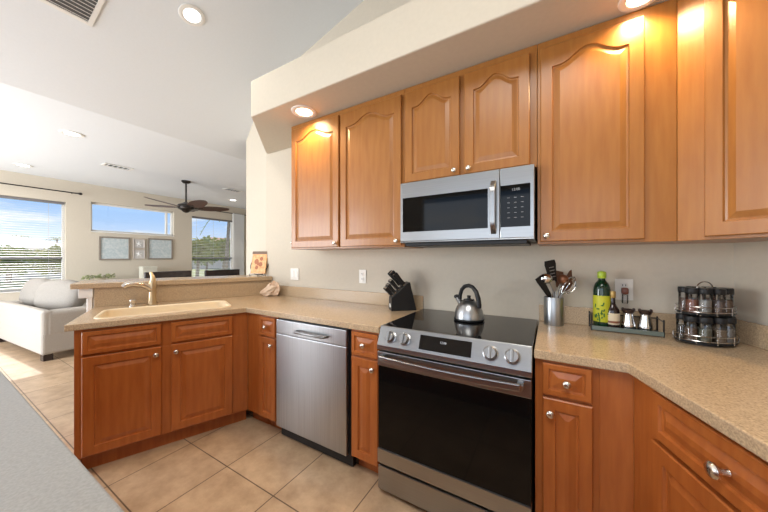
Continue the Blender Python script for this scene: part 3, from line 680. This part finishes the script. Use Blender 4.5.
can('recessed light in the living room ceiling at far left', (-6.467, -1.018, 2.789), 0, .085, False, 20)
can('recessed light in the living room ceiling right of the fan', (-6.214, 2.313, 2.789), 0, .085, False, 20)
def vent(label, loc, rot, w, h, ns, dark=False):
    t = thing('ceiling_vent', label, 'vent', loc); t.rotation_euler = rot
    fr_ = MB(); b = .028
    for x0, x1, y0, y1 in ((-w/2, w/2, -h/2, -h/2+b), (-w/2, w/2, h/2-b, h/2), (-w/2, -w/2+b, -h/2+b, h/2-b), (w/2-b, w/2, -h/2+b, h/2-b)): fr_.box(x0, x1, y0, y1, -.010, -.001)
    fr_.build('frame', WHITE, t, .002)
    MB().box(-w/2+b, w/2-b, -h/2+b, h/2-b, -.003, -.001).build('duct_opening', BLK if dark else mat('duct_grey', (.16, .16, .16), .6), t)
    for k in range(ns):
        x = -w/2+b+(w-2*b)*(k+.5)/ns; M = Matrix.Translation((x, 0, -.008)) @ Matrix.Rotation(radians(40), 4, 'Y')
        MB().box(-.009, .009, -h/2+b, h/2-b, -.001, .001, M=M).build('slat', mat('vent_grey', (.35, .35, .35), .5) if dark else WHITE, t)
vent('white louvred air vent in the sloped kitchen ceiling', (-2.02, -1.42, zc(-2.02)-.001), (0, -math.atan(.27), 0), .34, .30, 9)
vent('small dark ceiling vent left of the fan', (-5.251, -.218, 2.789), (0, 0, radians(90)), .36, .20, 5, True)
vent('small dark ceiling vent right of the fan', (-5.177, 1.677, 2.789), (0, 0, radians(90)), .36, .20, 5, True)

# ceiling fan
fn = thing('ceiling_fan', 'dark bronze ceiling fan with brown leaf-shaped blades', 'fan', (-5.26, .786, 2.789))
MB().lathe([(.075, 0), (.075, -.02), (.05, -.045), (.02, -.05)], seg=28).build('canopy', DARKM, fn, smooth=True)
MB().lathe([(.016, -.04), (.016, -.43)], seg=14).build('downrod', DARKM, fn, smooth=True)
MB().lathe([(.03, -.41), (.06, -.43), (.13, -.46), (.145, -.50), (.13, -.545), (.08, -.57), (.05, -.60), (.02, -.615), (.001, -.615)], seg=32).build('motor_housing', DARKM, fn, smooth=True)
for k in range(5):
    M = Matrix.Rotation(radians(70+72*k), 4, 'Z') @ Matrix.Translation((0, 0, -.52)) @ Matrix.Rotation(radians(-4), 4, 'Y') @ Matrix.Rotation(radians(-17), 4, 'X')
    R = []
    for i in range(15):
        s = i/14; x = .20+.55*s; w = .035+.075*sin(pi*min(1, .12+s*.88))**.7 if i < 14 else .03
        R.append([(x, -w, .010*0), (x, 0, .008), (x, w, 0), (x, w, -.006), (x, 0, .002), (x, -w, -.006)])
    bl = MB().rings(R, M=M).build('blade', FANW, fn, smooth=True)
    MB().box(.10, .28, -.018, .018, -.012, -.004, M=M).build('blade_arm', DARKM, bl, .002)

# ------------------------------------------------------------ living room
def rod(label, y0, y1, z, fin):
    t = thing('curtain_rod', label, 'curtain rod', (WX, (y0+y1)/2, z)); h = (y1-y0)/2
    MB().tube([(.09, -h, 0), (.09, h, 0)], .011, 10).build('pole', DARKM, t, smooth=True)
    for s in fin:
        MB().ball((.09, s*(h+.02), 0), .024, .032, .024).build('finial', DARKM, t, smooth=True)
        MB().tube([(0, s*(h-.08), 0), (.09, s*(h-.08), 0)], .008, 8).build('bracket', DARKM, t, smooth=True)
rod('thin dark curtain rod above the left window', -2.6, -.25, 2.555, (1, -1))
rod('thin dark curtain rod above the right window', 1.62, 3.6, 2.59, (-1, 1))
cu = thing('curtain', 'sheer white curtain panel beside the right window', 'curtain', (WX+.09, 3.03, .05))
R = []
for zz in (.0, .8, 1.6, 2.54):
    n_ = 60; pts = [(.035*sin(i*1.05)*(.8+.1*zz), -.18+.36*i/n_, zz) for i in range(n_+1)]
    R.append(pts+[(x+.004, y, z) for x, y, z in reversed(pts)])
MB().rings(R).build('panel', mat('white_curtain', (.82, .82, .80), .9), cu, smooth=True)
# blinds
SLAT = mat('blind_slat', (.52, .50, .46), .5)
def blind(label, y0, y1, z0, z1):
    t = thing('window_blind', label, 'blind', (WX-.045, (y0+y1)/2, z0)); h = (y1-y0)/2
    MB().box(-.028, .028, -h, h, z1-z0-.04, z1-z0).build('headrail', mat('blind_rail', (.18, .17, .17), .5), t, .003)
    m = MB(); n_ = int((z1-z0-.06)/.042)
    for k in range(n_):
        m.box(-.024, .024, -h, h, -.0008, .0008, M=Matrix.Translation((0, 0, .03+.042*k)) @ Matrix.Rotation(radians(7), 4, 'Y'))
    m.build('slats', SLAT, t)
    MB().box(-.02, .02, -h, h, 0, .018).build('bottom_rail', SLAT, t, .003)
    for s in (-1, 0, 1): MB().box(-.001, .001, s*h*.8-.002, s*h*.8+.002, .01, z1-z0-.03).build('cord', SLAT, t)
blind('open horizontal slat blind in the left window', -2.33, -.425, .745, 2.365)
blind('open horizontal slat blind in the right window', 1.835, 2.93, .745, 2.385)
# framed pictures
def frame(name, label, y, z, w, h, art, fm):
    t = thing(name, label, 'picture', (WX+.003, y, z)); b = .028 if w > .3 else .014
    f_ = MB()
    for y0, y1, z0, z1 in ((-w/2, w/2, -h/2, -h/2+b), (-w/2, w/2, h/2-b, h/2), (-w/2, -w/2+b, -h/2+b, h/2-b), (w/2-b, w/2, -h/2+b, h/2-b)): f_.box(0, .03, y0, y1, z0, z1)
    f_.build('picture_frame', fm, t, .003)
    MB().box(0, .015, -w/2+b, w/2-b, -h/2+b, h/2-b).build('artwork', art, t)
    return t
ARTB = mat('pale_floral_art', (.60, .64, .64), .7, col2=(.44, .52, .54), scale=26, detail=1)
FRM = mat('taupe_frame', (.27, .23, .19), .5)
frame('framed_picture', 'left of the two large taupe framed pale floral prints', .30, 1.50, .50, .49, ARTB, FRM)
frame('framed_picture', 'right of the two large taupe framed pale floral prints', 1.12, 1.51, .50, .49, ARTB, FRM)
ARTS = mat('small_pale_art', (.62, .60, .57), .7, col2=(.50, .48, .46), scale=30)
FRW = mat('pale_frame', (.56, .50, .45), .5)
def star(t):
    s = MB()
    for k in range(5):
        a = pi/2+2*pi*k/5; s.tube([(.017, 0, 0), (.017, .055*cos(a), .055*sin(a))], [.014, .004], 8)
    s.build('starfish', mat('starfish_white', (.85, .84, .82), .7), t, smooth=True)
star(frame('framed_picture', 'small pale square frame with white starfish, upper of two', .71, 1.62, .21, .215, ARTS, FRW))
star(frame('framed_picture', 'small pale square frame with white starfish, lower of two', .71, 1.385, .21, .215, ARTS, FRW))
# console under the pictures with box and plant
cn = thing('console_table', 'low cream console table against the far living room wall', 'table', (WX+.25, .55, 0))
MB().box(-.20, .20, -.80, .80, .77, .80).build('table_top', WHITE, cn, .004)
for x in (-.17, .17):
    for y in (-.76, .76): MB().box(x-.025, x+.025, y-.025, y+.025, 0, .77).build('leg', WHITE, cn, .003)
bx_ = thing('storage_box', 'cream lidded box standing below the small starfish frames', 'box', (WX+.24, .80, .8005))
MB().box(-.10, .10, -.13, .13, 0, .27).build('body', mat('cream_box', (.70, .68, .58), .6), bx_, .004)
MB().box(-.105, .105, -.135, .135, .265, .31).build('lid', mat('cream_box', (.7, .68, .58), .6), bx_, .004)
def leafclump(mb, c, rx_, ry_, rz_, n, ls, rnd, up=False):
    for _ in range(n):
        while True:
            p = Vector((rnd.uniform(-1, 1), rnd.uniform(-1, 1), rnd.uniform(-1, 1)))
            if p.length < 1: break
        p = Vector((c[0]+p.x*rx_, c[1]+p.y*ry_, c[2]+p.z*rz_))
        a = Vector((rnd.gauss(0, 1), rnd.gauss(0, 1), rnd.gauss(0, .6))).normalized(); b = a.cross(Vector((rnd.gauss(0, 1), rnd.gauss(0, 1), rnd.gauss(0, 1)))).normalized()
        L = ls*rnd.uniform(.6, 1.3); w = L*.35; q = a.cross(b)*L*.06
        mb.add([p, p+a*L*.5+b*w+q, p+a*L, p+a*L*.5-b*w+q], [(0, 1, 2), (0, 2, 3)])
rnd = random.Random(3)
pl = thing('potted_plant', 'low leafy plant on the console behind the bar left end', 'plant', (WX+.24, .0, .8005))
MB().lathe([(.07, 0), (.09, .01), (.10, .09), (.095, .10), (.085, .095), (.08, .08), (.001, .08)], seg=24).build('pot', mat('tan_pot', (.45, .38, .26), .6), pl, smooth=True)
lm = MB(); leafclump(lm, (0, 0, .13), .11, .26, .04, 90, .06, rnd); lm.build('foliage', mat('sage_leaf', (.30, .33, .16), .6, var=.25, scale=30), pl)
# sofa
sf = thing('sofa', 'oatmeal fabric sofa with dark block feet behind the peninsula', 'sofa', (-4.60, -1.13, 0), radians(4.5))
MB().box(-2.0, 0, .0, .98, .085, .36).build('base', FAB, sf, .03, seg=3)
MB().box(-2.0, .0, .0, .11, .30, .64).build('backrest', FAB, sf, .04, seg=4)
MB().box(-.26, .003, .03, .982, .30, .622).build('arm', FAB, sf, .045, seg=4)
MB().box(-2.003, -1.76, .03, .982, .30, .622).build('arm', FAB, sf, .045, seg=4)
for k in range(2): MB().sbox(-1.0-.76*k, -.26-.74*k, .25, 1.0, .34, .50, p=6).build('seat_cushion', FAB, sf, smooth=True)
for x in (-1.92, -.09):
    for y in (.07, .90): MB().box(x-.045, x+.045, y-.045, y+.045, 0, .086).build('foot', DKWOOD, sf, .004)
cu0 = thing('sofa_cushion', 'plump grey cushion leaning in the sofa corner nearest the kitchen', 'cushion', (-5.52, -.84, .498), 0, 'grey cushions on the sofa')
Mc = Matrix.Rotation(radians(-14), 4, 'X')
MB().sbox(-.40, .40, -.14, .14, 0, .48, p=2.9, M=Mc).build('cover', FABD, cu0, smooth=True)
MB().tube([tuple(Mc @ Vector((-.401*cos(a), 0, .24+.241*sin(a)))) for a in [pi*k/20 for k in range(21)]], .007, 6).build('piping', FAB, cu0, smooth=True)
cu0.rotation_euler = (0, 0, radians(20))
copy_thing(cu0, (-6.36, -.93, .498), radians(6), 'plump grey cushion on the sofa behind the nearest one')
pc = thing('throw_pillow', 'brown patterned throw pillow on the sofa beside the bar end', 'pillow', (-5.02, -.40, .505), radians(60))
MB().sbox(-.20, .20, -.075, .075, 0, .36, p=2.8).build('cover', mat('brown_pattern', (.10, .065, .045), .9, col2=(.42, .33, .25), scale=16), pc, smooth=True)
# dark chairs behind the bar
def chair(label, x, y, rz):
    t = thing('bar_stool', label, 'stool', (x, y, 0), rz, 'dark stools behind the bar')
    MB().sbox(-.23, .23, -.22, .22, .70, .77, p=7).build('seat', DKWOOD, t, smooth=True)
    R = [[(-.28+.56*k/8, .21+.03*sin(pi*k/8)+dy, z) for dy, z in ((0, 1.02), (.032, 1.02), (.032, 1.125), (0, 1.125))] for k in range(9)]
    MB().rings(R).build('top_rail', DKWOOD, t, .008)
    R = [[(-.24+.48*k/8, .215+.028*sin(pi*k/8)+dy, z) for dy, z in ((0, .80), (.02, .80), (.02, .86), (0, .86))] for k in range(9)]
    MB().rings(R).build('lower_rail', DKWOOD, t, .004)
    for sx in (-1, 1):
        MB().box(sx*.235-.02, sx*.235+.02, .205, .245, 0, 1.06).build('leg', DKWOOD, t, .004)
        MB().box(sx*.205-.02, sx*.205+.02, -.21, -.17, 0, .715).build('leg', DKWOOD, t, .004)
    MB().box(-.21, .21, -.2, -.18, .25, .28).build('footrest', DKWOOD, t, .003)
    return t
c1 = chair('dark bar stool back behind the faucet', -3.25, -.20, radians(98))
copy_thing(c1, (-3.11, .43, 0), radians(99), 'dark bar stool back beside the orange picture')

# ------------------------------------------------------------ outdoors
GRASS = mat('lawn', (.16, .22, .07), .95, col2=(.26, .27, .12), scale=1.5)
struct(MB().box(-120, WX-.4, -70, 70, -.35, -.25).build('ground', GRASS))
def house(label, x, y, w, d, h, rh, wall, roof):
    t = thing('house', label, 'house', (x, y, -.25))
    MB().box(-d/2, d/2, -w/2, w/2, 0, h).build('wall', wall, t)
    e_ = .5
    MB().add([(-d/2-e_, -w/2-e_, h), (d/2+e_, -w/2-e_, h), (d/2+e_, w/2+e_, h), (-d/2-e_, w/2+e_, h), (0, -w/2+d/2-e_, h+rh), (0, w/2-d/2+e_, h+rh)],
             [(0, 1, 4), (1, 2, 5, 4), (2, 3, 5), (3, 0, 4, 5), (3, 2, 1, 0)]).build('roof', roof, t)
    for k in range(int(w/3)):
        yy = -w/2+1.5+3*k; f_ = MB().box(d/2, d/2+.06, yy-.6, yy+.6, 1.0, 2.3).build('window', WHITE, t)
        MB().box(d/2+.06, d/2+.08, yy-.52, yy+.52, 1.08, 2.22).build('pane', mat('far_glass', (.12, .16, .2), .1), f_)
house('pale house with light tile roof beyond the left window', -34, 1.0, 9, 7, 2.2, 1.0, mat('pale_stucco', (.75, .70, .60), .9), mat('pale_roof', (.62, .57, .50), .9, var=.12, scale=3))
house('house with terracotta roof beyond the right window', -45, 24.5, 11, 8, 3.3, 1.5, mat('pink_stucco', (.72, .60, .50), .9), mat('terracotta_roof', (.52, .27, .17), .9, var=.15, scale=3))
struct(MB().box(-15, WX-.4, -12, 16, -.25, -.24).build('reflector', mat('pale_reflector', (.66, .62, .56), .9, var=.06, scale=8)), 'pale flat patio outside the living room windows', 'reflector')  # pale slab added to bounce sunlight onto the living room ceiling
LEAF = [mat('leaf_green', (.17, .25, .06), .7, col2=(.30, .34, .10), scale=2), mat('leaf_yellow', (.42, .40, .09), .7, col2=(.26, .30, .08), scale=2)]
BARK = mat('bark', (.20, .15, .11), .9)
def tree(label, x, y, h, r, lf, seed):
    rn_ = random.Random(seed); t = thing('tree', label, 'tree', (x, y, -.25))
    MB().tube([(0, 0, 0), (.05, .05, h*.35), (.1, -.05, h*.7)], [.14, .11, .05], 8).build('trunk', BARK, t, smooth=True)
    m = MB()
    for _ in range(7): leafclump(m, (rn_.uniform(-.5, .5)*r, rn_.uniform(-.6, .6)*r, h*.72+rn_.uniform(-.25, .28)*h), r*.55, r*.55, h*.16, 130, .38, rn_)
    m.build('crown', LEAF[lf], t)
def palm(label, x, y, h, seed):
    rn_ = random.Random(seed); t = thing('palm_tree', label, 'tree', (x, y, -.25))
    MB().tube([(0, 0, 0), (.1, .1, h*.5), (.15, .25, h)], [.16, .11, .10], 8).build('trunk', BARK, t, smooth=True)
    for k in range(13):
        a = 2*pi*k/13+rn_.uniform(-.2, .2); el = rn_.uniform(.0, .9); L = rn_.uniform(1.5, 2.1); m = MB(); d = Vector((cos(a), sin(a), 0)); sd = Vector((-sin(a), cos(a), 0)); P_ = []
        for i in range(13):
            s = i/12; P_.append(Vector((.15, .25, h))+d*L*s*cos(el*.5)+Vector((0, 0, L*(el*s-1.05*s*s))))
        m.tube(P_, .018, 5)
        for i in range(1, 12):
            for s_ in (-1, 1):
                b_ = P_[i]; e_ = b_+sd*s_*.42*(1-.4*i/12)+d*.25-Vector((0, 0, .16)); w_ = d*.035
                m.add([b_-w_, b_+w_, e_], [(0, 1, 2)])
        m.build('frond', LEAF[0], t)
palm('palm tree beyond the left window, its left part', -58, 5.2, 4.2, 1)
palm('palm tree beyond the left window near its right edge', -60, 9.0, 4.2, 2)
palm('tall palm tree at the right of the right window', -19, 9.6, 5.2, 3)
tree('yellow-green bush beyond the left window at lower right', -25, 3.2, 2.2, 1.3, 1, 4)
tree('green bush beyond the left window, left of the yellow one', -27, 1.2, 2.0, 1.2, 0, 5)
tree('yellow-green tree in the left half of the right window', -24, 10.2, 3.7, 1.5, 1, 6)
tree('yellow-green tree in the right half of the right window', -29, 15.2, 3.4, 1.3, 1, 7)
tree('low green shrub between two trees in the right window', -33, 15.6, 2.6, 1.2, 0, 8)
